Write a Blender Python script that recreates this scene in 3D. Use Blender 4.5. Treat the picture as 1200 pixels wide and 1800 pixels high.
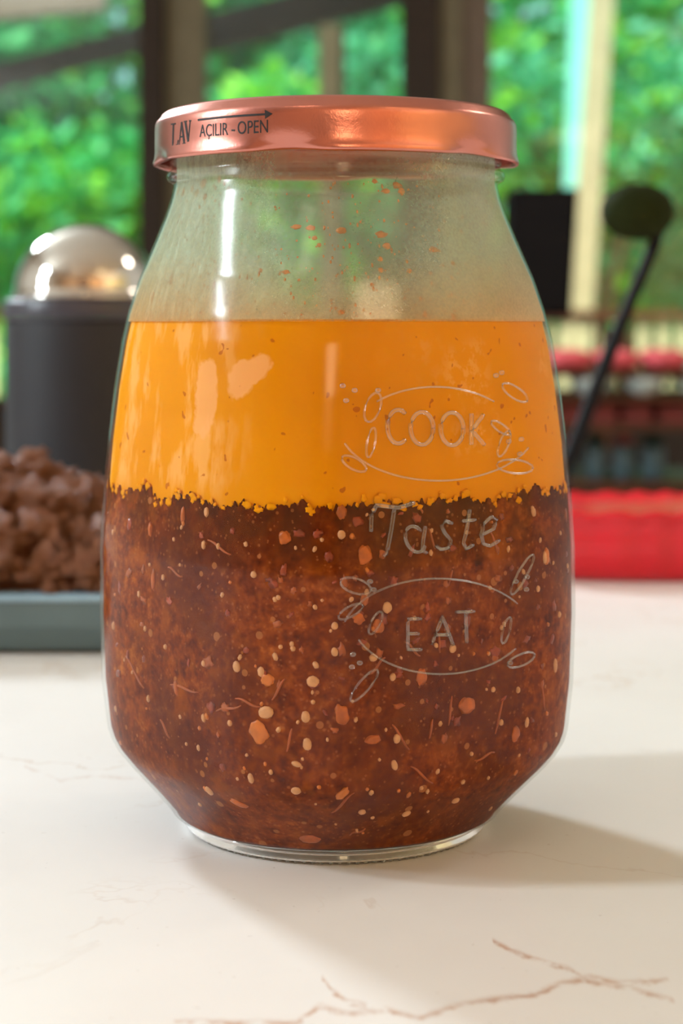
import bpy, bmesh, math, random
import numpy as np
from mathutils import Vector, Matrix, noise
S = bpy.context.scene
for o in list(bpy.data.objects): bpy.data.objects.remove(o)
R = random.Random(7)
PI = math.pi
# ---------------------------------------------------------------- camera
F = 3227.0; CX, CZ, CD = 0.0013, 0.1146, 0.42          # focal length in px of the 1200x1800 frame; eye height over the counter
cam = bpy.data.cameras.new('camera'); co = bpy.data.objects.new('camera', cam); S.collection.objects.link(co)
co.location = (CX, -CD, CZ); co.rotation_euler = (PI/2, 0, 0)
cam.sensor_fit = 'VERTICAL'; cam.sensor_height = 36; cam.lens = F/1800*36
cam.shift_y = -335/1800; cam.clip_start = .01; cam.clip_end = 200
cam.dof.use_dof = True; cam.dof.focus_distance = .378; cam.dof.aperture_fstop = 15.5
S.camera = co
S.view_settings.view_transform = 'Standard'; S.view_settings.look = 'None'
S.view_settings.gamma = 1; S.view_settings.use_curve_mapping = False
S.view_settings.exposure = 0.0
S.cycles.max_bounces = 12; S.cycles.transparent_max_bounces = 24; S.cycles.transmission_bounces = 8
S.cycles.sample_clamp_indirect = 6
# ---------------------------------------------------------------- sky, sun, lamps
w = bpy.data.worlds.new('sky'); S.world = w; w.use_nodes = True
bg = w.node_tree.nodes['Background']; bg.inputs[0].default_value = (.42, 1.0, .90, 1); bg.inputs[1].default_value = 1.1
def lamp(name, typ, loc, to, energy, col, sx=1, sy=1):
    d = bpy.data.lights.new(name, typ); o = bpy.data.objects.new(name, d); S.collection.objects.link(o)
    o.location = loc; v = Vector(to)-Vector(loc); o.rotation_euler = v.to_track_quat('-Z', 'Y').to_euler()
    d.energy = energy; d.color = col
    if typ == 'AREA': d.shape = 'RECTANGLE'; d.size = sx; d.size_y = sy
    return o
sun = lamp('sun', 'SUN', (-7, 2, 9), (0, 8, 0), 8.0, (1, .97, .85)); sun.data.angle = .01
lamp('window_light_back_left', 'AREA', (-1.32, 2.0, 1.30), (0, 0, .05), 60, (.78, .92, 1), .26, .34)
lamp('window_light_left', 'AREA', (-2.17, -.30, 1.36), (0, 0, .05), 26, (.80, .93, 1), .22, .22)
lamp('window_light_left', 'AREA', (-2.17, -.30, .86), (0, 0, .05), 16, (.80, .93, 1), .18, .26)
lamp('far_fill_light', 'AREA', (1.65, 1.0, 1.5), (.6, 1.3, 0), 7, (1, .93, .82), .3, .3)  # unseen light added to brighten the rack, canister and chunks
lamp('cabinet_bounce_warm', 'AREA', (1.05, -1.25, 1.5), (2.0, -1.9, .25), 27, (1, .84, .58), .3, .3)  # unseen fill added, aimed at the cabinets for bounce and lid highlight
lamp('wall_bounce_warm', 'AREA', (-.5, -1.2, 1.5), (-.2, -2.4, .3), 7, (1, .82, .62), .3, .3)  # unseen fill added, bounced off the wall behind the camera
lamp('edge_glint_light_warm', 'AREA', (.20, -2.02, .70), (0, 0, .12), 3.4, (1, .74, .42), .24, .34)  # unseen warm light added for the jar's edge highlight
# ---------------------------------------------------------------- helpers
def W(px, py, d): return Vector((CX+(px-600)/F*d, d-CD, CZ-(py-565)/F*d))
def link(o, parent=None):
    S.collection.objects.link(o)
    if parent: o.parent = parent
    return o
def tag(o, label, cat, group=None, kind=None):
    o['label'] = label; o['category'] = cat
    if group: o['group'] = group
    if kind: o['kind'] = kind
    return o
def thing(name, label, cat, loc=(0, 0, 0), group=None):
    o = link(bpy.data.objects.new(name, None)); o.location = loc; o.empty_display_size = .02
    return tag(o, label, cat, group)
def mesh(name, V, Fc, mats, parent=None, smooth=True, fm=None):
    me = bpy.data.meshes.new(name); me.from_pydata([tuple(v) for v in V], [], Fc)
    for m in (mats if isinstance(mats, (list, tuple)) else [mats]): me.materials.append(m)
    if smooth: me.polygons.foreach_set('use_smooth', [True]*len(me.polygons))
    if fm: me.polygons.foreach_set('material_index', fm)
    me.update(); return link(bpy.data.objects.new(name, me), parent)
def bmobj(name, bm, mat, parent=None, smooth=False, auto=False):
    me = bpy.data.meshes.new(name); bm.normal_update(); bm.to_mesh(me); bm.free(); me.materials.append(mat)
    if smooth: me.polygons.foreach_set('use_smooth', [True]*len(me.polygons))
    return link(bpy.data.objects.new(name, me), parent)
def bbox(bm, x0, x1, y0, y1, z0, z1, bev=0, M=None):
    r = bmesh.ops.create_cube(bm, size=1); vs = r['verts']
    for v in vs: v.co = Vector(((x0+x1)/2+v.co.x*(x1-x0), (y0+y1)/2+v.co.y*(y1-y0), (z0+z1)/2+v.co.z*(z1-z0)))
    if bev:
        es = list({e for v in vs for e in v.link_edges})
        rr = bmesh.ops.bevel(bm, geom=es, offset=bev, segments=3, affect='EDGES', profile=.5)
        vs = list({v for f in rr['faces'] for v in f.verts} | {v for v in vs if v.is_valid})
    if M:
        for v in vs: v.co = M @ v.co
def box(name, x0, x1, y0, y1, z0, z1, mat, parent=None, bev=0, M=None):
    bm = bmesh.new(); bbox(bm, x0, x1, y0, y1, z0, z1, bev, M); return bmobj(name, bm, mat, parent)
def struct(o): o['kind'] = 'structure'; return o
def lathe(name, prof, mat, parent=None, n=96, fn=None, closed=False):
    V, Fc = [], []
    for (r, z) in prof:
        for i in range(n):
            t = 2*PI*i/n; rr, zz = (fn(r, z, t) if fn else (r, z)); V.append((rr*math.cos(t), rr*math.sin(t), zz))
    m = len(prof)
    for j in range(m-1 if not closed else m):
        a, b = j*n, ((j+1) % m)*n
        for i in range(n):
            k = (i+1) % n; Fc.append((a+i, a+k, b+k, b+i))
    if not closed:
        if prof[0][0] > 1e-6: Fc.append(tuple(range(n))[::-1])
        if prof[-1][0] > 1e-6: Fc.append(tuple((m-1)*n+i for i in range(n)))
    o = mesh(name, V, Fc, mat, parent); return o
def tubeVF(pts, rad, seg=8, cap=True):
    pts = [Vector(p) for p in pts]; V, Fc = [], []; up = Vector((0, 0, 1))
    n = len(pts)
    for i, p in enumerate(pts):
        t = (pts[min(i+1, n-1)]-pts[max(i-1, 0)]).normalized()
        a = t.cross(up if abs(t.z) < .9 else Vector((1, 0, 0))).normalized(); b = t.cross(a)
        r = rad(i/(n-1)) if callable(rad) else rad
        for k in range(seg):
            u = 2*PI*k/seg; V.append(p+a*math.cos(u)*r+b*math.sin(u)*r)
    for i in range(n-1):
        for k in range(seg):
            l = (k+1) % seg; Fc.append((i*seg+k, i*seg+l, (i+1)*seg+l, (i+1)*seg+k))
    if cap: Fc.append(tuple(range(seg))[::-1]); Fc.append(tuple((n-1)*seg+k for k in range(seg)))
    return V, Fc
class MB:
    def __init__(s): s.V = []; s.F = []
    def add(s, V, Fc):
        b = len(s.V); s.V += list(V); s.F += [tuple(i+b for i in f) for f in Fc]
    def build(s, name, mat, parent=None, smooth=True): return mesh(name, s.V, s.F, mat, parent, smooth)
# ---------------------------------------------------------------- materials
class NT:
    def __init__(s, name):
        s.m = bpy.data.materials.new(name); s.m.use_nodes = True; s.t = s.m.node_tree; s.t.nodes.clear()
        s.out = s.n('ShaderNodeOutputMaterial')
    def n(s, typ, ins=None, **kw):
        nd = s.t.nodes.new(typ)
        for k, v in kw.items(): setattr(nd, k, v)
        for k, v in (ins or {}).items():
            if isinstance(v, bpy.types.NodeSocket): s.t.links.new(v, nd.inputs[k])
            else: nd.inputs[k].default_value = v
        return nd
    def math(s, op, a, b=0., clamp=False):
        nd = s.n('ShaderNodeMath', operation=op, use_clamp=clamp)
        for i, v in enumerate((a, b)):
            if isinstance(v, bpy.types.NodeSocket): s.t.links.new(v, nd.inputs[i])
            else: nd.inputs[i].default_value = v
        return nd.outputs[0]
    def noise(s, scale, detail=3, rough=.55, vec=None, dist=0):
        nd = s.n('ShaderNodeTexNoise', {'Scale': scale, 'Detail': detail, 'Roughness': rough, 'Distortion': dist})
        s.t.links.new(vec if vec else s.obj(), nd.inputs['Vector']); return nd.outputs['Fac']
    def obj(s):
        if not hasattr(s, '_tc'): s._tc = s.n('ShaderNodeTexCoord')
        return s._tc.outputs['Object']
    def sep(s, vec): return s.n('ShaderNodeSeparateXYZ', {0: vec}).outputs
    def ramp(s, fac, stops, interp='LINEAR'):
        nd = s.n('ShaderNodeValToRGB', {0: fac}); cr = nd.color_ramp; cr.interpolation = interp
        while len(cr.elements) < len(stops): cr.elements.new(.5)
        for e, (p, c) in zip(cr.elements, stops):
            e.position = p; e.color = (c if isinstance(c, tuple) else (c, c, c))[:3]+(1,)
        return nd.outputs[0]
    def mix(s, f, a, b, mode='MIX'):
        nd = s.n('ShaderNodeMix', data_type='RGBA', blend_type=mode)
        for i, v in ((0, f), (6, a), (7, b)):
            if isinstance(v, bpy.types.NodeSocket): s.t.links.new(v, nd.inputs[i])
            else: nd.inputs[i].default_value = v if i == 0 else tuple(v)[:3]+(1,)
        return nd.outputs[2]
    def mapr(s, v, a, b, c=0., d=1.):
        nd = s.n('ShaderNodeMapRange', {0: v, 1: a, 2: b, 3: c, 4: d}); return nd.outputs[0]
    def bump(s, h, strength, dist): return s.n('ShaderNodeBump', {'Height': h, 'Strength': strength, 'Distance': dist}).outputs[0]
    def pbr(s, col, rough=.5, metal=0, **ins):
        d = {'Base Color': col if isinstance(col, bpy.types.NodeSocket) else tuple(col)[:3]+(1,), 'Roughness': rough, 'Metallic': metal}
        d.update({k.replace('_', ' '): v for k, v in ins.items()})
        return s.n('ShaderNodeBsdfPrincipled', d).outputs[0]
    def done(s, sh): s.t.links.new(sh, s.out.inputs[0]); return s.m
def srgb(r, g, b):
    f = lambda c: (c/255/12.92 if c/255 <= .04045 else ((c/255+.055)/1.055)**2.4)
    return (f(r), f(g), f(b))
def plain(name, c, rough=.6, metal=0, var=.12, sc=30, **ins):
    N = NT(name); c = srgb(*c); f = N.noise(sc, 4)
    col = N.ramp(f, [(.3, tuple(x*(1-var) for x in c)), (.7, tuple(min(1, x*(1+var)) for x in c))])
    return N.done(N.pbr(col, rough, metal, **ins))
# quartz counter: off-white, fine brown veins that follow measured paths
def quartz():
    N = NT('quartz'); o = N.obj(); X, Y, Z = N.sep(o)
    base = N.ramp(N.noise(9, 5), [(.3, srgb(226, 219, 214)), (.7, srgb(234, 229, 225))])
    sp = N.math('GREATER_THAN', N.noise(420, 2), .735)
    base = N.mix(N.math('MULTIPLY', sp, .35), base, srgb(170, 150, 140))
    def gp(px, py):
        d = F*CZ/(py-565); return CX+(px-600)/F*d, d-CD
    veins = [[(300, 1796), (520, 1798), (560, 1768), (610, 1782), (680, 1775), (735, 1790), (800, 1768), (870, 1755), (940, 1748), (985, 1728), (1040, 1716), (1090, 1728), (1180, 1722)],
             [(860, 1650), (905, 1672), (960, 1692), (1000, 1702), (1030, 1722), (1062, 1730), (1105, 1736), (1190, 1760)],
             [(560, 1712), (585, 1742), (610, 1760), (650, 1768)],
             [(40, 1345), (105, 1372), (170, 1362), (260, 1372)]]
    tot = None
    wob = N.math('MULTIPLY', N.math('SUBTRACT', N.noise(210, 5, .7), .5), .0075)
    brk = N.mapr(N.noise(210, 4, .65), .36, .60)
    for vi, v in enumerate(veins):
        P = [gp(*p) for p in v]; x0, x1 = P[0][0], P[-1][0]; ys = [p[1] for p in P]; y0, y1 = min(ys)-.001, max(ys)+.001
        fc = N.n('ShaderNodeFloatCurve'); cv = fc.mapping.curves[0]
        pts = [((p[0]-x0)/(x1-x0), (p[1]-y0)/(y1-y0)) for p in P]
        cv.points[0].location = pts[0]; cv.points[1].location = pts[-1]
        for p in pts[1:-1]: cv.points.new(*p)
        for p in cv.points: p.handle_type = 'VECTOR'
        fc.mapping.update()
        N.t.links.new(N.mapr(X, x0, x1), fc.inputs['Value'])
        yy = N.mapr(fc.outputs[0], 0, 1, y0, y1)
        d = N.math('ABSOLUTE', N.math('SUBTRACT', N.math('ADD', Y, wob), yy))
        wdt = .0019 if vi < 3 else .0022
        m = N.mapr(d, .0002, wdt, 1, 0)
        ins = N.math('MULTIPLY', N.math('GREATER_THAN', X, x0+.0005), N.math('LESS_THAN', X, x1-.0005))
        m = N.math('MULTIPLY', N.math('MULTIPLY', m, ins), N.math('MULTIPLY', brk, 1. if vi < 3 else .35))
        tot = m if tot is None else N.math('MAXIMUM', tot, m)
    col = N.mix(N.math('MULTIPLY', tot, .75), base, srgb(178, 122, 80))
    # faint veins everywhere else on the slab
    far = N.math('MULTIPLY', N.mapr(N.math('ABSOLUTE', N.math('SUBTRACT', N.noise(7, 6, .6, dist=.6), .5)), 0, .006, 1, 0), N.mapr(N.noise(14, 2), .5, .62))
    col = N.mix(N.math('MULTIPLY', far, .35), col, srgb(185, 150, 120))
    return N.done(N.pbr(col, .42))
M_quartz = quartz()
def thin_glass(name, tint=(.96, .97, .96), rough=.02, k=1.5, kmin=0., kmax=.6):
    N = NT(name); fr = N.n('ShaderNodeFresnel', {'IOR': 1.5}).outputs[0]
    f = N.math('MINIMUM', N.math('MAXIMUM', N.math('MULTIPLY', fr, k, True), kmin), kmax)
    t = N.n('ShaderNodeBsdfTransparent', {0: tint+(1,)}).outputs[0]; g = N.n('ShaderNodeBsdfGlossy', {'Roughness': rough}).outputs[0]
    return N.done(N.n('ShaderNodeMixShader', {0: f, 1: t, 2: g}).outputs[0])
M_pane = thin_glass('pane_glass', rough=.01, k=1.0)
def jar_glass():
    N = NT('jar_glass'); fr = N.n('ShaderNodeFresnel', {'IOR': 1.5})
    o = N.obj(); h = N.noise(30, 2, .4)
    nb = N.bump(h, .10, .004); N.t.links.new(nb, fr.inputs['Normal'])
    f = N.math('MINIMUM', N.math('MULTIPLY', fr.outputs[0], .62), .34)
    t = N.n('ShaderNodeBsdfTransparent', {0: (.97, .975, .965, 1)}).outputs[0]
    g = N.n('ShaderNodeBsdfGlossy', {'Roughness': .15, 'Normal': nb}).outputs[0]
    return N.done(N.n('ShaderNodeMixShader', {0: f, 1: t, 2: g}).outputs[0])
M_glass = jar_glass()
def solid_glass():
    N = NT('solid_glass')
    return N.done(N.pbr((.86, .88, .86), .08, 0, Transmission_Weight=.8, IOR=1.5))
M_base = solid_glass()
M_emboss = thin_glass('embossed_glass', (.99, .99, .98), .13, 2.4, .10, .45)
def film():
    N = NT('condensation'); o = N.obj(); X, Y, Z = N.sep(o)
    st = N.n('ShaderNodeMapping', {'Vector': o, 'Scale': (1, 1, .22)}).outputs[0]
    streak = N.noise(520, 3, .6, vec=st); cloud = N.noise(55, 4, .6); fine = N.noise(1500, 2, .6)
    left = N.mapr(X, -.002, -.036); low = N.mapr(Z, .150, .114)
    clear = N.mapr(N.math('SQRT', N.math('ADD', N.math('POWER', N.math('ADD', X, .004), 2.), N.math('POWER', N.math('MULTIPLY', N.math('SUBTRACT', Z, .134), .9), 2.))), .001, .011)
    a = N.math('ADD', N.math('ADD', .18, N.math('MULTIPLY', N.mapr(N.math('ABSOLUTE', N.math('ADD', X, -.002)), .012, .038), .40)), N.math('MULTIPLY', N.math('SUBTRACT', cloud, .5), .5))
    a = N.math('ADD', a, N.math('MULTIPLY', N.math('MULTIPLY', left, N.math('SUBTRACT', streak, .42)), 1.3))
    a = N.math('ADD', a, N.math('MULTIPLY', N.math('SUBTRACT', fine, .5), .45))
    a = N.math('ADD', a, N.math('MULTIPLY', low, .22))
    a = N.math('MULTIPLY', a, N.math('ADD', .55, N.math('MULTIPLY', clear, .45)), True)
    c = N.ramp(low, [(.55, srgb(206, 226, 200)), (1., srgb(226, 196, 140))])  # green light from outdoors tinted into the film's upper colour
    d = N.n('ShaderNodeBsdfDiffuse', {0: c}).outputs[0]; tr = N.n('ShaderNodeBsdfTranslucent', {0: c}).outputs[0]
    m = N.n('ShaderNodeMixShader', {0: .62, 1: d, 2: tr}).outputs[0]
    t = N.n('ShaderNodeBsdfTransparent', {0: (1, 1, 1, 1)}).outputs[0]
    return N.done(N.n('ShaderNodeMixShader', {0: a, 1: t, 2: m}).outputs[0])
M_film = film()
def oil():
    N = NT('orange_oil'); o = N.obj(); X, Y, Z = N.sep(o)
    base = N.ramp(N.noise(26, 3), [(.3, (.80, .28, .002)), (.7, (.90, .34, .003))])
    st = N.n('ShaderNodeMapping', {'Vector': o, 'Scale': (1, 1, .35)}).outputs[0]
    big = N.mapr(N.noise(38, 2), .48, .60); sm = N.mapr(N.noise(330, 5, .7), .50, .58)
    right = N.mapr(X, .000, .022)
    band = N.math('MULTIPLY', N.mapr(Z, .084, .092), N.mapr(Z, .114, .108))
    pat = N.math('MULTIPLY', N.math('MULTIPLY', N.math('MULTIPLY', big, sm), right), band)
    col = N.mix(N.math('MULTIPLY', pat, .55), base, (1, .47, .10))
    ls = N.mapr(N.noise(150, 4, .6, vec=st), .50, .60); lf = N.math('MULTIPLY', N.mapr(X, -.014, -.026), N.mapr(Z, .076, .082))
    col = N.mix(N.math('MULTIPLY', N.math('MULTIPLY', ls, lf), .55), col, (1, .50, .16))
    # the two pale smears on the left of the layer
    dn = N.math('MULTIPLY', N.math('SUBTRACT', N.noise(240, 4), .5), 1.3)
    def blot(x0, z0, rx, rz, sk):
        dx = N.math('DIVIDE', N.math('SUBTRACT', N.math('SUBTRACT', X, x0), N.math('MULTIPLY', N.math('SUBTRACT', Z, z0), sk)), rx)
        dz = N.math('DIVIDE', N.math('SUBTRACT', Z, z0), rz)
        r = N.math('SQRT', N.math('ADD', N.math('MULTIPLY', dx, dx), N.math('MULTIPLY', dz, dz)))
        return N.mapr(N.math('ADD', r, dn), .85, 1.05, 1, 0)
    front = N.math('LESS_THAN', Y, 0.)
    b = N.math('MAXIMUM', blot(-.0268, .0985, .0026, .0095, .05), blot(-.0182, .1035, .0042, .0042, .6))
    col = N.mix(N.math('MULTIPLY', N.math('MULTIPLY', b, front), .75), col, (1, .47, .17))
    spk = N.math('MULTIPLY', N.math('GREATER_THAN', N.noise(420, 1), .735), .7)
    col = N.mix(spk, col, (.5, .10, .01))
    return N.done(N.pbr(col, .45, 0, Subsurface_Weight=.15, Subsurface_Radius=(.004, .0015, .0005), Specular_IOR_Level=.0))
M_oil = oil()
def sauce():
    N = NT('brown_sauce'); o = N.obj(); X, Y, Z = N.sep(o)
    f = N.math('ADD', N.math('MULTIPLY', N.noise(420, 6, .68), .6), N.math('MULTIPLY', N.noise(110, 4, .6), .4)); g = N.noise(55, 3)
    col = N.ramp(f, [(.34, (.07, .008, .001)), (.45, (.19, .030, .003)), (.54, (.30, .058, .006)), (.66, (.62, .17, .022))])
    dk = N.mapr(g, .42, .60); col = N.mix(N.math('MULTIPLY', N.mapr(N.noise(135, 3, .6), .53, .66), .6), col, (.42, .10, .006))
    col = N.mix(N.math('MULTIPLY', dk, .72), col, (.10, .014, .003))
    dark_top = N.math('MULTIPLY', N.mapr(Z, .062, .077), N.mapr(N.noise(150, 4), .38, .55))
    col = N.mix(N.math('MULTIPLY', dark_top, .65), col, (.055, .018, .006))
    vo = N.n('ShaderNodeTexVoronoi', {'Vector': o, 'Scale': 330., 'Randomness': 1.})
    sz = N.math('MULTIPLY', N.mapr(N.sep(vo.outputs['Color'])[0], .72, 1.), .34)
    sp = N.math('LESS_THAN', vo.outputs['Distance'], sz)
    col = N.mix(N.math('MULTIPLY', sp, .6), col, (.55, .20, .06))
    vo2 = N.n('ShaderNodeTexVoronoi', {'Vector': o, 'Scale': 1100., 'Randomness': 1.})
    sz2 = N.math('MULTIPLY', N.mapr(N.sep(vo2.outputs['Color'])[1], .6, 1.), .4)
    col = N.mix(N.math('MULTIPLY', N.math('LESS_THAN', vo2.outputs['Distance'], sz2), .35), col, (.50, .17, .05))
    return N.done(N.pbr(col, .5, 0, Specular_IOR_Level=.0, Normal=N.bump(N.noise(300, 4), .5, .0006)))
M_sauce = sauce()
M_seed = plain('sesame', (222, 158, 104), .5, var=.1, sc=900)
M_garlic = plain('garlic', (214, 116, 30), .4, var=.2, sc=400)
M_bit = plain('chilli_bit', (190, 92, 12), .4, var=.3, sc=400)
M_flake = plain('chili_flake', (150, 56, 8), .4, var=.4, sc=300)
M_strand = plain('ginger_thread', (176, 84, 20), .5, var=.2, sc=300)
M_drop = plain('oil_drop', (215, 140, 75), .3, var=.25, sc=400)
def lidm():
    N = NT('rose_metal'); o = N.obj()
    st = N.n('ShaderNodeMapping', {'Vector': o, 'Scale': (1, 1, .25)}).outputs[0]
    nb = N.bump(N.noise(900, 3, .7), .10, .0004)
    c = N.ramp(N.noise(60, 3), [(.3, (.58, .215, .17)), (.7, (.64, .245, .19))])
    return N.done(N.pbr(c, .27, 1, Normal=nb))
M_lid = lidm()
M_ink = plain('ink', (28, 14, 14), .5)
M_chrome = plain('steel', (215, 208, 200), .09, 1, var=.03)
M_canister = plain('charcoal_enamel', (26, 21, 26), .6)
M_canband = plain('grey_rim', (62, 58, 66), .35)
M_tray = plain('slate_tray', (96, 116, 122), .4)
M_trayrim = plain('tray_rim', (140, 168, 186), .35)
def chunkm():
    N = NT('browned_crumb'); f = N.noise(150, 6, .65)
    c = N.ramp(f, [(.40, (.09, .020, .008)), (.5, (.70, .21, .075)), (.60, (.98, .48, .23))])
    return N.done(N.pbr(c, .5, 0, Normal=N.bump(f, 1., .004)))
M_chunk = chunkm()
M_red = plain('red_glaze', (214, 22, 40), .28, var=.06, sc=20)
M_redd = plain('dark_red_glaze', (120, 4, 20), .35)
M_black = plain('black_plastic', (12, 3, 5), .8, Specular_IOR_Level=.15)
M_blackm = plain('black_metal', (7, 4, 7), .6, Specular_IOR_Level=.2)
M_olive = plain('olive_enamel', (34, 40, 12), .8, Specular_IOR_Level=.1)
M_brown = plain('shaded_brown_paint', (60, 46, 36), .7)  # backlit shade of the window posts put into this and the next two
M_khaki = plain('shaded_khaki_paint', (142, 132, 106), .7)
M_taupe = plain('shaded_taupe_paint', (132, 114, 98), .7)
M_beige = plain('beige_paint', (205, 186, 150), .7)
M_cyan = plain('sky_lit_trim', (150, 244, 236), .5)  # sky glare on white trim put into the cyan colour
M_cream = plain('cream_paint', (224, 212, 168), .7)
M_wood = plain('dark_wood', (92, 48, 26), .5, var=.3, sc=12)
M_white = plain('white_wall', (228, 222, 214), .8, var=.02)
M_warmwall = plain('warm_plaster', (214, 172, 134), .9, var=.04)
M_ceil = plain('ceiling_white', (232, 226, 216), .9, var=.02)
M_cab = plain('warm_wood', (242, 214, 158), .5, var=.25, sc=5)
M_floorm = plain('floor_wood', (110, 72, 48), .5, var=.25, sc=6)
M_pink = plain('red_cloth', (214, 84, 90), .9)
M_rose = plain('rose_card', (176, 92, 92), .8)
M_bowl = plain('bright_outdoors_bowl', (226, 250, 247), .3)
M_jarb = plain('blue_grey_jar', (92, 118, 128), .4)
M_green = plain('dark_green_cloth', (44, 66, 46), .9)
M_bark = plain('bark', (82, 70, 48), .9, var=.3, sc=20)
M_lawn = plain('lawn', (70, 120, 50), .9, var=.35, sc=4)
def leafm(name, c):
    N = NT(name); f = N.noise(1.6, 3); a = srgb(*c)
    col = N.ramp(f, [(.3, tuple(x*.62 for x in a)), (.7, tuple(min(1, x*1.3) for x in a))])
    d = N.pbr(col, .55); t = N.n('ShaderNodeBsdfTranslucent', {0: col}).outputs[0]
    return N.done(N.n('ShaderNodeMixShader', {0: .4, 1: d, 2: t}).outputs[0])
M_leaf = [leafm('leaf_green', (84, 196, 122)), leafm('leaf_lime', (142, 218, 66)), leafm('leaf_deep', (54, 148, 100)), leafm('leaf_blue', (108, 212, 170))]
# ================================================================ THE SETTING
FZ = -.91; XL, XR, YF, YB, ZC = -2.3, 2.1, -2.4, 4.0, 1.6
struct(box('floor', XL, XR, YF, YB, FZ-.05, FZ, M_floorm))
struct(box('ceiling', XL, XR, YF, YB, ZC, ZC+.1, M_ceil))
struct(box('wall_left', XL-.1, XL, YF, YB, FZ, ZC, M_white))
struct(box('wall_right', XR, XR+.1, YF, YB, FZ, ZC, M_white))
struct(box('wall_front', XL, XR, YF-.1, YF, FZ, ZC, M_warmwall))
struct(box('lawn', -14, 14, YB+.25, 26, FZ-.45, FZ-.4, M_lawn))
# window wall: sill wall, header, posts, panes
DW = YB+CD
def wx(px): return W(px, 0, DW).x
def wz(py): return W(0, py, DW).z
sillz = wz(700)
wb = struct(box('wall_back', XL, XR, YB-.02, YB+.10, FZ, sillz, M_brown))
box('header', XL, XR, YB-.02, YB+.10, 1.12, ZC, M_brown, wb)
def post(name, x0, x1, mat, y0=YB-.05, y1=YB+.06, z0=sillz, z1=1.12): return struct(box(name, wx(x0), wx(x1), y0, y1, z0, z1, mat, None, .003))
post('trim_1', -420, -360, M_brown); post('trim_2', -360, -290, M_khaki, YB-.02)
post('trim_3', 249, 292, M_brown, YB-.08); post('trim_4', 292, 362, M_khaki, YB-.02)
post('trim_5', 705, 771, M_brown, YB-.08); post('trim_6', 771, 808, M_khaki, YB-.04); post('trim_7', 808, 862, M_taupe, YB-.01)
post('trim_8', 1330, 1400, M_brown); post('trim_9', 1400, 1460, M_khaki)
post('trim_10', 558, 598, M_beige, YB+.12, YB+.20, sillz, wz(28)); post('trim_11', 598, 607, M_brown, YB+.12, YB+.20, sillz, wz(28))
ops = [(XL, wx(-420)), (wx(-290), wx(249)), (wx(362), wx(705)), (wx(862), wx(1330)), (wx(1460), XR)]
for i, (a, b) in enumerate(ops):
    wd = struct(link(bpy.data.objects.new('window_%d' % (i+1), None))); wd.location = ((a+b)/2, YB, sillz)
    pn = box('pane', a-(a+b)/2, b-(a+b)/2, .02, .026, .0, 1.12-sillz, M_pane, wd); pn.rotation_euler.x = -math.radians(2.5)   # tilt added to move lamp reflections out of view
    box('sill', a-(a+b)/2, b-(a+b)/2, -.05, .05, -.012, 0, M_wood, wd)
# sloping roof beams of the porch outside, pale leaning door frame
def bar(name, p, q, th, mat, depthth=.08):
    p, q = Vector(p), Vector(q); d = (q-p); L = d.length; ang = math.atan2(d.z, d.x)
    Mx = Matrix.Translation((p+q)/2) @ Matrix.Rotation(-ang, 4, 'Y')
    return box(name, -L/2, L/2, -depthth/2, depthth/2, -th/2, th/2, mat, None, 0, Mx)
tag(bar('roof_beam', W(-260, 205, 4.9), W(310, 52, 4.9), .062, M_brown), 'dark sloping porch beam outside the left window', 'beam')
tag(bar('roof_beam', W(240, 92, 4.75), W(800, -48, 4.75), .092, M_brown), 'dark sloping porch beam crossing above the middle window', 'beam')
tag(bar('roof_beam', W(-260, 30, 5.4), W(185, -12, 5.4), .10, M_taupe), 'brown-grey porch beam in the top left corner', 'beam')
tag(bar('door_edge', W(1026, -160, 6.3), W(1004, 420, 6.3), .062, M_cyan, .03), 'pale blue-green upright strip beside the beige door frame', 'door edge')
fr = tag(bar('door_frame', W(1068, -160, 6.2), W(1014, 640, 6.2), .076, M_beige, .06), 'beige leaning upright of the porch door, right of black box', 'door frame')
# ================================================================ OUTDOORS
gaps = [(205, 30, 26), (222, 135, 30), (185, 172, 14), (112, 215, 14), (232, 210, 13), (215, 185, 12), (870, 18, 24), (920, 28, 26), (960, 10, 22), (965, 78, 13), (660, 60, 10), (475, 35, 9), (885, 62, 14),(700,5,8),(1085,120,12),(1090,440,12), (150,20,10), (990,50,14)]
def leaves(centers, n, size, rs):
    V = np.zeros((n, 4, 3)); k = 0; tries = 0
    while k < n and tries < n*5:
        tries += 1
        c, rr = centers[rs.randrange(len(centers))]
        u = Vector((rs.gauss(0, 1), rs.gauss(0, 1), rs.gauss(0, 1))).normalized()*rr*(rs.random()**.45)
        p = Vector(c)+u
        d = p.y+CD; px = 600+(p.x-CX)/d*F; py = 565-(p.z-CZ)/d*F
        if any((px-a)**2+(py-b)**2 < (g*.8+3)**2 for a, b, g in gaps): continue
        s = size*rs.uniform(.6, 1.3)
        a = Vector((rs.gauss(0, 1), rs.gauss(0, 1), rs.gauss(0, .7))).normalized(); b = a.orthogonal().normalized()
        b = Matrix.Rotation(rs.uniform(0, 6.28), 3, a) @ b; nn = a.cross(b)
        V[k] = [p-a*s, p+b*s*.45+nn*s*.12, p+a*s, p-b*s*.45+nn*s*.12]; k += 1
    return V[:k]
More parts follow.
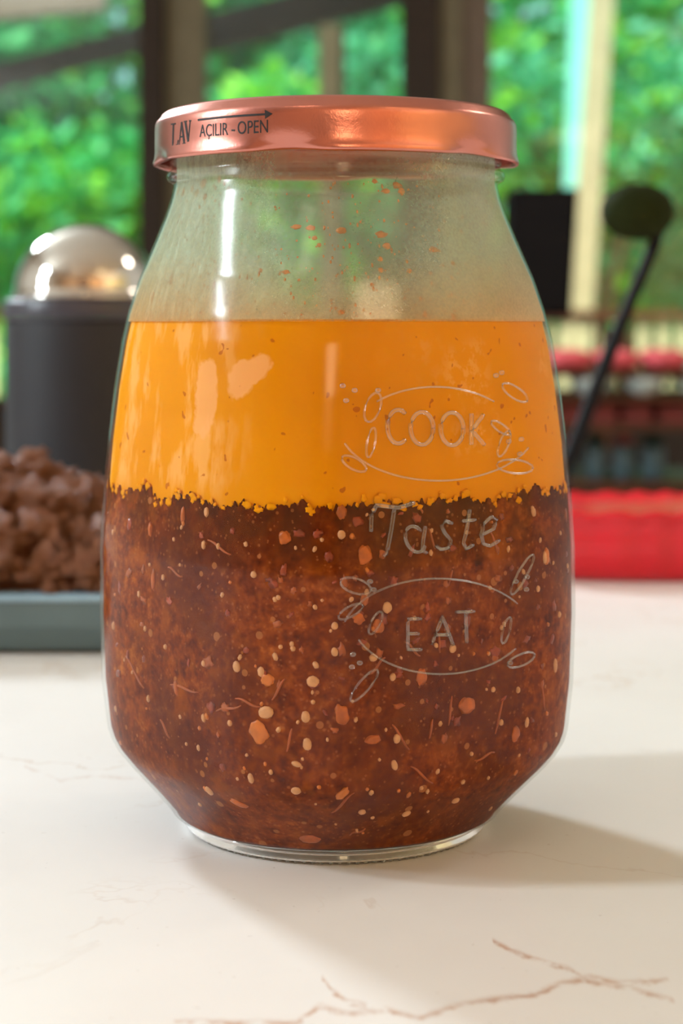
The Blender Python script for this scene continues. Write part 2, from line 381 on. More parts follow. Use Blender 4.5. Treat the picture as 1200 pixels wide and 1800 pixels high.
def tree(name, label, x, y, h, cr, n, mats, size, group, seed, zc=None, dense=6):
    rs = random.Random(seed)
    t = thing(name, label, 'tree' if 'tree' in name else 'shrub', (x, y, FZ-.4), group)
    zc = h-cr if zc is None else zc
    # trunk and boughs
    mb = MB(); mb.add(*tubeVF([(0, 0, 0), (.03, .02, h*.25), (-.02, 0, h*.5), (.02, .03, h*.8)], lambda q: .055*(1-.6*q), 8)); mb.build('trunk', M_bark, t)
    cs = []
    mb = MB()
    for i in range(dense):
        an = rs.uniform(0, 6.28); rr = cr*rs.uniform(.2, .75)
        c = Vector((math.cos(an)*rr, math.sin(an)*rr*.8, zc+rs.uniform(-.8, .8)*cr)); cs.append((c, cr*rs.uniform(.35, .6)))
        mb.add(*tubeVF([(0, 0, h*rs.uniform(.2, .5)), c*.5+Vector((0, 0, zc*.5))*.6, c], lambda q: .02*(1-.7*q), 6))
    mb.build('branches', M_bark, t)
    wc = [(c+Vector((x, y, FZ-.4)), r) for c, r in cs]
    V = leaves(wc, n, size, rs); k = len(V); V = V.reshape(-1, 3)-np.array([x, y, FZ-.4])
    me = bpy.data.meshes.new('foliage'); me.vertices.add(4*k); me.vertices.foreach_set('co', V.ravel())
    me.loops.add(6*k); me.polygons.add(2*k)
    idx = np.arange(k)[:, None]*4+np.array([[0, 1, 2, 0, 2, 3]])
    me.loops.foreach_set('vertex_index', idx.ravel().astype(np.int32))
    me.polygons.foreach_set('loop_start', np.arange(2*k, dtype=np.int32)*3); me.polygons.foreach_set('loop_total', np.full(2*k, 3, np.int32))
    for m in mats: me.materials.append(m)
    mi = np.repeat(np.array([rs.randrange(len(mats)) for _ in range(k)], np.int32), 2); me.polygons.foreach_set('material_index', mi)
    me.update(calc_edges=True); me.validate()
    f = link(bpy.data.objects.new('foliage', me), t); f['kind'] = 'stuff'
L = M_leaf
tree('shrub', 'bright green leafy bush seen through the left window', -1.15, 7.4, 2.0, .62, 2600, [L[0], L[1], L[0]], .055, None, 1, 1.55, 9)
tree('shrub', 'lime green leafy bush outside, just left above the lid', -.45, 7.0, 2.5, .5, 2200, [L[1], L[1], L[0]], .055, None, 2, 2.0, 8)
tree('tree', 'blue-green leafy tree outside the middle window', .12, 8.2, 3.0, .75, 3200, [L[3], L[0], L[2]], .06, None, 3, 2.1, 10)
tree('tree', 'green and lime tree outside, right of the wide brown post', .95, 7.2, 2.9, .68, 3200, [L[0], L[1], L[2], L[3]], .055, None, 4, 1.95, 11)
tree('tree', 'soft green tree outside at the far right edge', 1.75, 7.8, 3.0, .7, 2800, [L[3], L[0]], .06, None, 5, 1.9, 9)
for i, (x, y, h, cr, ms, n, z) in enumerate([(-2.6, 9.8, 3.8, 1.2, (2, 0), 5500, 2.3), (-1.3, 11.0, 4.2, 1.35, (2, 0, 1), 7000, 2.6), (.1, 11.4, 4.4, 1.4, (2, 3, 0), 7000, 2.7),
        (1.4, 10.9, 4.2, 1.3, (2, 0, 1), 7000, 2.6), (2.7, 10.2, 3.8, 1.2, (3, 2), 5500, 2.4), (-2.0, 12.2, 4.2, 1.3, (2, 0), 6000, 2.9), (.75, 12.6, 4.6, 1.3, (2, 3), 5000, 3.1), (2.1, 12.0, 4.4, 1.3, (0, 2), 5000, 3.0), (-.6, 12.8, 4.6, 1.3, (0, 2), 5000, 3.1)]):
    tree('tree', 'dense deep green tree in the back row outside', x, y, h, cr, n, [L[k] for k in ms], .10, 'dense trees in the back row', 20+i, z, 16)
for i, x in enumerate((-3.6, -1.8, 0, 1.8, 3.6)):
    tree('shrub', 'low dark green shrub filling the gap under the trees', x, 11.6, 2.2, 1.0, 3500, [L[2], L[0]], .11, 'low shrubs under the trees', 40+i, 1.0, 12)
# deck railing outside
rl = thing('deck_railing', 'cream deck railing with upright balusters outside the window', 'railing', (0, 5.4, FZ-.4))
box('deck_rail', -2.6, 2.6, -.03, .03, W(0, 562, 5.82).z-FZ+.40, W(0, 562, 5.82).z-FZ+.43, M_wood, rl)
box('bottom_rail', -2.6, 2.6, -.02, .02, .08, .12, M_cream, rl)
b0 = None
for i in range(64):
    if b0 is None:
        bm = bmesh.new(); bbox(bm, -.017, .017, -.012, .012, 0, W(0, 562, 5.82).z-FZ+.40, .003); b0 = bmobj('baluster', bm, M_cream, rl); o = b0
    else: o = b0.copy(); link(o)
    o.location = (-1.98+i*.0625, 0, 0)
for o in [o for o in S.objects if o.name.startswith('baluster')]: o.parent = rl
# ================================================================ FAR FURNITURE (behind the island)
DT = 2.75
tz = W(0, 556, DT).z; tx0 = W(930, 0, DT).x; tx1 = W(1092, 0, DT).x
tb = thing('console_table', 'narrow dark wooden console table under the black box', 'table', ((tx0+tx1)/2, DT-CD, FZ))
hw = (tx1-tx0)/2
box('tabletop', -hw, hw, -.09, .14, tz-FZ-.008, tz-FZ, M_wood, tb, .002)
for sx in (-1, 1):
    for sy in (-.07, .12): box('leg', sx*(hw-.008)-.006, sx*(hw-.008)+.006, sy-.008, sy+.008, 0, tz-FZ-.008, M_wood, tb)
# black box standing on the console
bx0, bx1 = W(884, 0, DT).x, W(1001, 0, DT).x; bh = W(0, 332, DT).z-tz
sp = thing('speaker', 'tall black box standing on the console, right of the jar neck', 'speaker', ((bx0+bx1)/2, DT-CD+.03, tz))
sh = Matrix.Identity(4); sh[0][2] = .06
box('cabinet', -(bx1-bx0)/2, (bx1-bx0)/2, -.05, .07, 0, bh, M_black, sp, .004, sh)
box('front_panel', -(bx1-bx0)/2+.006, (bx1-bx0)/2-.006, -.053, -.05, .008, bh-.008, M_blackm, sp, 0, sh)
# open rack with household things
DR = 2.2; rx0, rx1 = W(925, 0, DR).x, W(1300, 0, DR).x; ry0 = DR-CD
shz = [W(0, y, DR).z for y in (654, 696, 746, 850)]
rk = thing('open_rack', 'dark open shelf rack behind the counter, right of jar', 'rack', (rx0, ry0, FZ))
for z in shz+[shz[3]-.2, shz[3]-.4]: box('shelf', 0, rx1-rx0, 0, .24, z-FZ-.006, z-FZ, M_wood, rk)
for x in (0, rx1-rx0-.006):
    for y in (.006, .23): box('post', x, x+.006, y-.006, y+.006, 0, shz[0]-FZ+.004, M_blackm, rk)
def soft(name, cx, cy, z, a, b, c, mat, ex=3.2, n=28):
    V, Fc = [], []
    pw = lambda v, e: math.copysign(abs(v)**e, v)
    for j in range(n//2+1):
        ph = -PI/2+PI*j/(n//2)
        for i in range(n):
            th = 2*PI*i/n; e = 2/ex
            V.append((a*pw(math.cos(ph), e)*pw(math.cos(th), e), b*pw(math.cos(ph), e)*pw(math.sin(th), e), c+c*pw(math.sin(ph), e)))
    for j in range(n//2):
        for i in range(n): k = (i+1) % n; Fc.append((j*n+i, j*n+k, (j+1)*n+k, (j+1)*n+i))
    o = mesh(name, V, Fc, mat); o.location = (cx, cy, z); return o
mm = DR/F
for i, (px, wd, lab) in enumerate([(1010, 42, 'plump red folded cloth on the rack top, next to the jar'), (1098, 38, 'plump red folded cloth on the rack top, right of the lamp arm'), (1185, 40, 'plump red folded cloth on the rack top, farthest from the jar')]):
    tag(soft('folded_cloth', W(px, 0, DR).x, ry0+.08, shz[0], wd*mm, .06, 19.5*mm, M_pink), lab, 'cloth', 'red folded cloths on the rack top')
bw = None  # pale bowls stand in for sunlit outdoors glimpsed through the rack
for i, (px, lab) in enumerate([(1045, 'pale bowl standing in for sunlit outdoors, next to the jar'), (1140, 'pale bowl standing in for sunlit outdoors, right of lamp arm'), (1235, 'pale bowl standing in for sunlit outdoors, farthest from the jar')]):
    if bw is None:
        k = mm; bw = lathe('bowl', [(14*k, 0), (16*k, 1*k), (30*k, 10*k), (38*k, 22*k), (41*k, 31*k), (39.5*k, 31*k), (36*k, 22*k), (28*k, 12*k), (0.0001, 5*k)], M_bowl, None, 40)
        o = bw
    else: o = link(bw.copy())
    o.location = (W(px, 0, DR).x, ry0+.03, shz[1]); tag(o, lab, 'bowl', 'pale bowls standing in for sunlit outdoors')
for i, (px, lab) in enumerate([(1003, 'rose cardboard box on the rack, beside the jar edge'), (1068, 'rose cardboard box on the rack, right of lamp arm'), (1130, 'rose cardboard box on the rack, third from the jar'), (1195, 'rose cardboard box on the rack, farthest from the jar')]):
    t = thing('storage_box', lab, 'box', (W(px, 0, DR).x, ry0+.08, shz[2]), 'rose boxes on the rack')
    box('body', -25*mm, 25*mm, -.04, .04, 0, 26*mm, M_rose, t, .002); box('box_lid', -27*mm, 27*mm, -.042, .042, 26*mm, 35*mm, M_rose, t, .002)
for i, (px, lab) in enumerate([(1012, 'blue-grey jar low on the rack, beside the jar edge'), (1062, 'blue-grey jar low on the rack, second from left'), (1112, 'blue-grey jar low on the rack, third from left'), (1165, 'blue-grey jar low on the rack, farthest right')]):
    t = thing('storage_jar', lab, 'jar', (W(px, 0, DR).x, ry0+.07, shz[3]), 'blue-grey jars on the rack')
    k = mm; lathe('jar_body', [(18*k, 0), (20*k, 2*k), (21*k, 40*k), (19*k, 56*k), (14*k, 62*k), (.0001, 62*k)], M_jarb, t, 32)
    lathe('jar_lid', [(15*k, 62*k), (16*k, 63*k), (16*k, 76*k), (14*k, 78*k), (.0001, 78*k)], M_green if i % 2 else M_rose, t, 32)
tag(soft('folded_cloth', W(1110, 0, DR).x, ry0+.12, shz[3]-.2, .13, .10, .07, M_green), 'dark green folded cloth on the lower rack shelf', 'cloth')
# ================================================================ ISLAND AND COUNTER
ISL = (-1.0, 1.1, -.75, .66)
isl = thing('kitchen_island', 'brown kitchen island carrying the white quartz counter', 'island', (0, 0, FZ))
box('cabinet_body', ISL[0]+.04, ISL[1]-.04, ISL[2]+.05, ISL[3]-.05, .08, -FZ-.03, M_brown, isl); box('plinth', ISL[0]+.08, ISL[1]-.08, ISL[2]+.1, ISL[3]-.1, 0, .08, M_blackm, isl)
tag(box('countertop', ISL[0], ISL[1], ISL[2], ISL[3], -.03, 0, M_quartz, None, .003), 'white quartz countertop with thin brown veins', 'countertop')
# wall cabinets on the right (they light the lid's reflections), then a dark stand-in behind the camera
for i in range(4):
    t = thing('wall_cabinet', 'warm wooden wall cabinet on the right wall', 'cabinet', (XR-.02, -2.0+i*.62, -.25), 'wooden cabinets on the right wall')
    box('body', -.30, 0, -.3, .3, 0, 1.3, M_cab, t); box('door', -.32, -.30, -.29, .29, .01, 1.29, M_cab, t, .004); box('handle', -.345, -.325, .22, .235, .1, .3, M_chrome, t)
t = thing('added_cupboard', 'tall dark stand-in added behind the camera for the lid reflection', 'added_cupboard', (.12, YF+.01, FZ))  # unseen, added to put a dark band in the lid's reflection
box('body', -.40, .40, 0, .26, 0, 2.1, M_blackm, t)
for a in (-1, 1):
    d_ = box('door', min(a*.005, a*.39), max(a*.005, a*.39), .26, .28, .05, 2.07, M_wood, t, .004); box('handle', a*.03-.006, a*.03+.006, .28, .30, .95, 1.15, M_chrome, d_)
# ---------------------------------------------------------------- red dish, lamp, canister, tray
D1 = .847
rd = thing('baking_dish', 'glossy red fluted baking dish on the counter, right of jar', 'dish', (W(1190, 0, D1).x, D1-CD, 0))
def flute(r, z, t):
    k = 1+.012*math.sin(22*t)*(1 if .002 < z < .031 and r > .05 else 0)
    c, q = abs(math.cos(t)), abs(math.sin(t))
    return r*k/((c/1.5)**3+(q/.80)**3)**(1/3), z+(.0007*math.sin(22*t) if r > .05 and z > .028 else 0)
dp = [(.046, 0), (.052, .001), (.0555, .006), (.0575, .013), (.0580, .020), (.0570, .0265), (.0590, .0285), (.0595, .0305), (.0580, .0315), (.0560, .0300), (.0545, .0296), (.0001, .0300)]
lathe('dish_body', dp, M_red, rd, 144, flute)
for a in (-1, 1):
    V, Fc = tubeVF([(a*.080, -.018, .026), (a*.096, -.014, .027), (a*.100, 0, .027), (a*.096, .014, .027), (a*.080, .018, .026)], .0045, 8); mesh('handle', V, Fc, M_red, rd)
DL = .99
lx, ly = W(992, 0, DL).x, DL-CD
ds = thing('desk_lamp', 'small black lamp with a slanting arm and dark round head', 'lamp', (lx, ly, 0))
lathe('lamp_base', [(.028, 0), (.030, .002), (.029, .005), (.006, .008), (.005, .014), (.0001, .014)], M_blackm, ds, 40)
def rel(px, py): p = W(px, py, DL); return (p.x-lx, 0, p.z)
V, Fc = tubeVF([(0, 0, .008), (-.002, 0, .03), rel(1004, 800), rel(1040, 700), rel(1075, 610), rel(1112, 520), rel(1150, 430), rel(1160, 395)], lambda q: .0042-.0008*q, 10); mesh('lamp_arm', V, Fc, M_blackm, ds)
hd = soft('lamp_head', 0, 0, 0, .020, .017, .0155, M_olive, 2.1, 36); hd.parent = ds; p = rel(1120, 372); hd.location = (p[0], 0, p[2]-.0155)
DCN = .95; k = DCN/F
cn = thing('canister', 'dark grey canister with polished domed steel lid at left', 'canister', (W(150, 0, DCN).x, DCN-CD, 0))
zr = W(0, 528, DCN).z
lathe('canister_body', [(.0375, 0), (.0390, .0015), (.0402, .01), (.0410, zr-.012), (.0406, zr-.010), (.0001, zr-.010)], M_canister, cn, 80)
lathe('rim_band', [(.0414, zr-.0098), (.0418, zr-.0085), (.0418, zr-.0010), (.0410, zr), (.0001, zr)], M_canband, cn, 80)
zt = W(0, 393, DCN).z; hh = zt-zr
prof = [(.0375, zr), (.0385, zr+.001), (.0385, zr+.0028), (.0370, zr+.0035)]+[(.0365*math.cos(a), zr+.0035+(hh-.0035)*math.sin(a)) for a in [i*PI/2/22 for i in range(1, 22)]]+[(.0001, zt)]
lathe('domed_lid', prof, M_chrome, cn, 80)
# tray with rim, and heaped chunks
DTR = .627; ty = DTR-CD; tx0, tx1 = -.30, -.062; td = .21; th = .0207
tr = thing('tray', 'slate blue rimmed tray at left holding brown chunks', 'tray', ((tx0+tx1)/2, ty+td/2, 0))
hwx, hwy = (tx1-tx0)/2, td/2
bm = bmesh.new(); r0 = .012
def rr(hx, hy, z, r, seg=8):
    out = []
    for cx, cy, a0 in ((hx-r, hy-r, 0), (-hx+r, hy-r, PI/2), (-hx+r, -hy+r, PI), (hx-r, -hy+r, 1.5*PI)):
        for i in range(seg+1): a = a0+PI/2*i/seg; out.append((cx+r*math.cos(a), cy+r*math.sin(a), z))
    return out
def loft(name, rings, mat, parent):
    V = [v for r in rings for v in r]; n = len(rings[0]); Fc = [tuple(range(n))[::-1], tuple((len(rings)-1)*n+i for i in range(n))]
    for j in range(len(rings)-1):
        for i in range(n): q = (i+1) % n; Fc.append((j*n+i, j*n+q, (j+1)*n+q, (j+1)*n+i))
    return mesh(name, V, Fc, mat, parent, False)
loft('tray_body', [rr(hwx-.010, hwy-.010, 0, r0), rr(hwx-.006, hwy-.006, .0015, r0), rr(hwx-.001, hwy-.001, .010, r0), rr(hwx, hwy, th-.002, r0), rr(hwx-.004, hwy-.004, th-.002, r0), rr(hwx-.006, hwy-.006, .006, r0), rr(hwx-.010, hwy-.010, .004, r0)], M_tray, tr)
loft('tray_rim', [rr(hwx-.0042, hwy-.0042, th-.0019, r0), rr(hwx+.0006, hwy+.0006, th-.0019, r0), rr(hwx+.001, hwy+.001, th-.001, r0), rr(hwx, hwy, th, r0), rr(hwx-.0035, hwy-.0035, th, r0), rr(hwx-.0042, hwy-.0042, th-.0019, r0)][0:5], M_trayrim, tr)
bm.free()
chm = []
for q in range(6):
    bm = bmesh.new(); bmesh.ops.create_icosphere(bm, subdivisions=4, radius=1)
    off = Vector((q*7.3, q*3.1, q))
    for v in bm.verts:
        p = v.co.normalized(); n1 = noise.noise(p*1.3+off); n2 = noise.noise(p*3.2+off*2); n3 = noise.noise(p*8+off)
        v.co = Vector((p.x*1.25, p.y, p.z*.8))*(1+.5*n1+.5*n2+.34*n3)
    me = bpy.data.meshes.new('food_chunk'); bm.to_mesh(me); bm.free(); me.materials.append(M_chunk); me.polygons.foreach_set('use_smooth', [True]*len(me.polygons)); chm.append(me)
rs = random.Random(11); cpos = []
base_w = [(.042, 'on the near edge of the heap')]
cxm, cym = -.150, ty+.088
for lay, (zc, hx, hy) in enumerate([(.012, .088, .0625), (.024, .080, .064), (.034, .066, .056), (.044, .050, .042), (.051, .030, .026)]):
    st = .0185
    nx, ny = int(2*hx/st)+1, int(2*hy/st)+1
    for a in range(nx):
        for b in range(ny):
            x = cxm-hx+2*hx*(a+.5*(b % 2))/max(1, nx-.5); y = cym-hy+2*hy*b/max(1, ny-1)
            inner = abs(x-cxm) < hx-.024 and abs(y-cym) < hy-.024
            if inner and lay < 3: continue
            if y > cym+.030 and lay < 4: continue
            cpos.append((lay, x+rs.uniform(-.003, .003), y+rs.uniform(-.003, .003), zc+rs.uniform(-.002, .002)))
for lay, x, y, z in cpos:
    me = chm[rs.randrange(6)]; o = link(bpy.data.objects.new('food_chunk', me)); s = rs.uniform(.0088, .0118)
    o.location = (x, y, z); o.scale = (s, s, s); o.rotation_euler = (rs.uniform(-.4, .4), rs.uniform(-.4, .4), rs.uniform(0, 6.3))
    tag(o, 'lumpy reddish-brown chunk of food heaped on the slate tray', 'food chunk', 'brown chunks heaped on the tray')
# ================================================================ THE JAR
SK = 1/7.683e3
silh = [(1520, 246), (1510, 252), (1498, 255), (1470, 256), (1440, 266), (1385, 320), (1340, 367), (1318, 387), (1300, 398), (1280, 405), (1200, 414), (1080, 418), (960, 417), (850, 410), (770, 403), (680, 392), (600, 379), (550, 367), (490, 347), (430, 321), (380, 300), (352, 290), (335, 286), (325, 284)]
ZP = []; RP = []
for y, hwp in silh:
    z = CZ-(y-565)*SK
    if y > 1440: continue
    ZP.append(max(z, 0)); RP.append(hwp*SK)
ZP[0] = .0035
ZP = np.array(ZP); RP = np.array(RP)
# smooth the profile (Catmull-like through dense linear + box filter)
zz = np.linspace(.0035, ZP[-1], 400); rrp = np.interp(zz, ZP, RP)
ker = np.hanning(11); ker /= ker.sum(); rsm = np.convolve(np.pad(rrp, 5, mode='edge'), ker, 'valid'); rsm[:6] = rrp[:6]
def prof_r(z): return float(np.interp(z, zz, rsm))
ROT = math.radians(-90-7)      # corner azimuth
def nexp(z):
    if z < .022: return 2+.9*min(1, max(0, (z-.004)/.018))
    if z < .095: return 2.9
    return 2.9-.9*min(1, (z-.095)/.045)
def sq(z, th):
    n = nexp(z); a = th-ROT+PI/4
    c, s = abs(math.cos(a)), abs(math.sin(a))
    return (c**n+s**n)**(-1/n)/(2**(.5-1/n))
def jr(z, th, inset=0): return prof_r(z)*sq(z, th)-inset
# fit the ring radii so that the outline seen from the front has the measured widths
_ys = np.array([v[0] for v in silh][::-1], float); _hw = np.array([v[1] for v in silh][::-1], float)
for _ in range(4):
    for i_, z_ in enumerate(zz):
        th_ = np.linspace(0, 2*PI, 181); r_ = np.array([sq(z_, t) for t in th_])*rsm[i_]
        x_ = r_*np.cos(th_); y_ = r_*np.sin(th_)+CD; p_ = (x_-CX)/y_*F
        hw_ = (p_.max()-p_.min())/2; yy_ = 565+(CZ-z_)/y_[p_.argmax()]*F
        rsm[i_] *= min(1.06, max(.94, np.interp(min(yy_, 1440), _ys, _hw)/hw_))
rsm[0] = min(rsm[0], .0338)
def jp(z, th, off=0): r = jr(z, th, -off); return Vector((r*math.cos(th), r*math.sin(th), z))
def surf_hit(px, py, rad=lambda z, th: jr(z, th)):
    o = Vector((CX, -CD, CZ)); d = Vector(((px-600)/F, 1, -(py-565)/F))
    t = .33
    while t < .43:
        p = o+d*t; th = math.atan2(p.y, p.x)
        if math.hypot(p.x, p.y) <= rad(p.z, th): return th, p.z, t
        t += .00015
    return None
def jmesh(name, z0, z1, nz, inset, mat, parent, nt=256, top=None, bot=None, capb=False, capt=False):
    V, Fc = [], []
    for j in range(nz+1):
        q = j/nz
        for i in range(nt):
            th = 2*PI*i/nt; a = bot(th) if bot else z0; b = top(th) if top else z1
            z = a+(b-a)*q; V.append(jp(z, th, -inset))
    for j in range(nz):
        for i in range(nt): k = (i+1) % nt; Fc.append((j*nt+i, j*nt+k, (j+1)*nt+k, (j+1)*nt+i))
    if capb: V.append(Vector((0, 0, V[0].z))); c = len(V)-1; Fc += [(c, (i+1) % nt, i) for i in range(nt)]
    if capt:
        V.append(Vector((0, 0, sum(V[nz*nt+i].z for i in range(nt))/nt))); c = len(V)-1; Fc += [(c, nz*nt+i, nz*nt+(i+1) % nt) for i in range(nt)]
    return mesh(name, V, Fc, mat, parent)
jar = thing('glass_jar', 'large squarish glass jar with orange and brown layers, on counter', 'jar')
# body shell above the heel, joined to the neck with its ridges
def shell():
    V, Fc = [], []; nt = 320
    zs = list(np.linspace(.0035, .1455, 170)); neck = [(.0372, .1460), (.0383, .1466), (.0386, .1474), (.0384, .1481), (.0376, .1487), (.0374, .1496), (.0378, .1502), (.0379, .1510), (.0372, .1518), (.0368, .156), (.0366, .1592), (.0340, .1594), (.0340, .1560), (.0346, .1500), (.0350, .146)]
    for z in zs:
        for i in range(nt): V.append(jp(z, 2*PI*i/nt))
    for r, z in neck:
        for i in range(nt):
            th = 2*PI*i/nt; dz = 0
            if z in (.1502, .1510): dz = .0007*math.sin(2*th)
            V.append((r*math.cos(th), r*math.sin(th), z+dz))
    m = len(zs)+len(neck)
    for j in range(m-1):
        for i in range(nt): k = (i+1) % nt; Fc.append((j*nt+i, j*nt+k, (j+1)*nt+k, (j+1)*nt+i))
    return mesh('jar_body', V, Fc, M_glass, jar)
shell()
# heel: solid clear base with rings and knurled foot
lathe('jar_base', [(.0001, .0036), (.0330, .0036), (.0343, .0034), (.0346, .0028), (.0336, .0022), (.0335, .0020), (.0343, .0015), (.0340, .0009), (.0328, .0004), (.0300, .0004), (.0001, .0012)], M_base, jar, 160)
mb = MB()
for i in range(110):
    a = 2*PI*i/110; c = Vector((.0327*math.cos(a), .0327*math.sin(a), .00045)); bm = bmesh.new(); bmesh.ops.create_icosphere(bm, subdivisions=1, radius=1)
    mb.add([c+Vector((v.co.x*.0006, v.co.y*.0006, v.co.z*.00045)) for v in bm.verts], [tuple(v.index for v in f.verts) for f in bm.faces]); bm.free()
o = mb.build('foot_knurling', M_base, jar); o['kind'] = 'stuff'
jmesh('condensation', .1146, .1515, 46, .0006, M_film, jar, 200)
# drops of oil spattered inside the shoulder
mb = MB(); rs = random.Random(5)
def blob(mb, th, z, a, b, h, off, ang=0, sub=1, rag=0, rs=rs, radf=None):
    p = jp(z, th, off); e = .0004
    t1 = (jp(z, th+e, off)-jp(z, th-e, off)).normalized(); t2 = (jp(min(z+e, .156), th, off)-jp(z-e, th, off)).normalized(); n = t1.cross(t2).normalized()
    if n.dot(Vector((p.x, p.y, 0))) < 0: n = -n
    u = t1*math.cos(ang)+t2*math.sin(ang); v = -t1*math.sin(ang)+t2*math.cos(ang)
    bm = bmesh.new(); bmesh.ops.create_icosphere(bm, subdivisions=sub, radius=1); q = rs.uniform(0, 50)
    VV = []
    for w_ in bm.verts:
        c = w_.co; s = 1+rag*noise.noise(c*1.7+Vector((q, 0, 0)))
        VV.append(p+u*c.x*a*s+v*c.y*b*s+n*c.z*h)
    mb.add(VV, [tuple(x.index for x in f.verts) for f in bm.faces]); bm.free()
def pxs(n): return n/8.4e3
spots = [(352, 322, 9, 9), (332, 330, 5, 8), (316, 336, 5, 8), (340, 338, 5, 7), (355, 345, 5, 7), (306, 335, 5, 9), (380, 315, 4, 8), (390, 320, 4, 7), (397, 332, 4, 6), (374, 330, 2, 4), (545, 400, 9, 5), (519, 398, 9, 5), (552, 418, 5, 4), (672, 412, 11, 7), (682, 432, 8, 6), (670, 455, 5, 4), (671, 475, 5, 5), (722, 476, 5, 4), (800, 462, 5, 4), (560, 430, 4, 4), (455, 475, 4, 4), (500, 478, 8, 4), (524, 492, 2.5, 2.5), (295, 490, 5, 12), (262, 522, 4, 10), (372, 500, 3, 10), (395, 425, 3, 6), (700, 326, 9, 6), (680, 335, 8, 5), (708, 335, 6, 8), (660, 318, 5, 5), (742, 525, 3, 4), (760, 480, 3, 3), (655, 500, 4, 3), (600, 405, 10, 6), (765, 438, 10, 6), (750, 552, 4, 6), (800, 555, 4, 5), (600, 548, 6, 4)]
for px, py, a, b in spots:
    h = surf_hit(px, py)
    if h and h[1] < .150: blob(mb, h[0], h[1], pxs(a), pxs(b), .0002, -.0009, 0, 2, .5)
for _ in range(330):
    px = rs.choice([rs.gauss(330, 45), rs.gauss(600, 130), rs.uniform(260, 920)]); py = rs.uniform(318, 556)
    h = surf_hit(px, py)
    if h and h[1] < .149: s = rs.uniform(.8, 2.6); blob(mb, h[0], h[1], pxs(s), pxs(s*rs.uniform(.8, 2.2)), .00015, -.0009, 0, 1, .4)
o = mb.build('oil_spatter', M_drop, jar); o['kind'] = 'stuff'; o['label'] = 'orange droplets inside the glass shoulder'
# embossed letters and ornaments, raised strokes that follow the glass
def arc(cx, cy, rx, ry, a0, a1, n=14, sk=0): return [(cx+rx*math.cos(math.radians(a0+(a1-a0)*i/n))-sk*ry*math.sin(math.radians(a0+(a1-a0)*i/n)), cy-ry*math.sin(math.radians(a0+(a1-a0)*i/n))*-1*-1) for i in range(n+1)]
def stroke(mb, pts, rp):
    P = []
    for i in range(len(pts)-1):
        a, b = pts[i], pts[i+1]; m = max(1, int(math.hypot(b[0]-a[0], b[1]-a[1])/6))
        P += [(a[0]+(b[0]-a[0])*k/m, a[1]+(b[1]-a[1])*k/m) for k in range(m)]
    P.append(pts[-1]); Q = []
    for p in P:
        h = surf_hit(*p)
        if h: Q.append(jp(h[1], h[0], -pxs(rp)*.45))
    if len(Q) > 1: mb.add(*tubeVF(Q, pxs(rp), 8))
def glyph(name, strokes, rp):
    mb = MB()
    for s in strokes: stroke(mb, s, rp)
    return mb.build(name, M_emboss, jar)
glyph('embossed_letter', [arc(700, 750, 19, 30, 50, 310)], 4.2)                        # C
glyph('embossed_letter', [arc(742, 753, 20, 29, 0, 360, 24)], 4.2)                     # O
glyph('embossed_letter', [arc(795, 754, 20, 29, 0, 360, 24)], 4.2)                     # O
glyph('embossed_letter', [[(829, 727), (829, 782)], [(850, 729), (830, 757), (852, 782)]], 4.0)  # K
glyph('embossed_letter', [[(652, 935), (653, 905), (662, 888), (700, 893), (728, 884)], [(693, 896), (688, 930), (680, 972), (674, 978)]], 4.0)   # T
glyph('embossed_letter', [arc(730, 948, 17, 23, 40, 330, 18, .2), [(748, 925), (744, 950), (742, 968), (750, 972)]], 3.6)   # a
glyph('embossed_letter', [[(795, 920), (783, 916), (776, 924), (782, 937), (793, 950), (789, 963), (776, 966), (766, 960)]], 3.6)  # s
glyph('embossed_letter', [[(826, 896), (822, 925), (815, 955), (820, 965), (832, 958)], [(812, 916), (836, 914)]], 3.6)  # t
glyph('embossed_letter', [[(848, 940), (868, 930), (874, 914), (864, 908), (852, 920), (846, 940), (850, 956), (862, 960), (878, 950)]], 3.6)  # e
glyph('embossed_letter', [[(740, 1088), (717, 1088), (717, 1142), (741, 1142)], [(717, 1114), (736, 1114)]], 3.4)   # E
glyph('embossed_letter', [[(759, 1134), (778, 1084), (797, 1134)], [(766, 1116), (790, 1116)]], 3.6)   # A
glyph('embossed_letter', [[(802, 1076), (834, 1075)], [(819, 1076), (821, 1130)]], 3.4)   # T
# oval frames
for st in ([arc(770, 745, 175, 100, 200, 335, 40)], [arc(765, 790, 160, 110, 50, 130, 30)], [arc(770, 1120, 170, 103, 35, 165, 40)], [arc(775, 1080, 160, 105, 205, 325, 40)]): glyph('embossed_frame', st, 2.0)
# leaf sprigs and berries
leaf = lambda cx, cy, a, b, ang: [(cx+a*math.cos(t)*math.cos(ang)-b*math.sin(t)*math.sin(ang), cy+a*math.cos(t)*math.sin(ang)+b*math.sin(t)*math.cos(ang)) for t in [i*2*PI/16 for i in range(17)]]
for cx, cy, a, b, ang in [(655, 716, 27, 13, 1.9), (652, 778, 27, 7, 1.75), (622, 815, 24, 10, .5), (886, 780, 24, 8, -1.2), (905, 820, 32, 12, .1), (905, 690, 26, 10, .6), (918, 1010, 8, 40, .5), (625, 1030, 28, 13, .3), (890, 1108, 24, 6, -1.3), (660, 1095, 22, 8, -1.1), (916, 1160, 26, 10, -.4), (640, 1205, 10, 36, .7), (880, 752, 20, 7, .6), (616, 1075, 24, 9, -.5)]: glyph('embossed_leaf', [leaf(cx, cy, a, b, ang)], 2.2)
rs2 = random.Random(3)
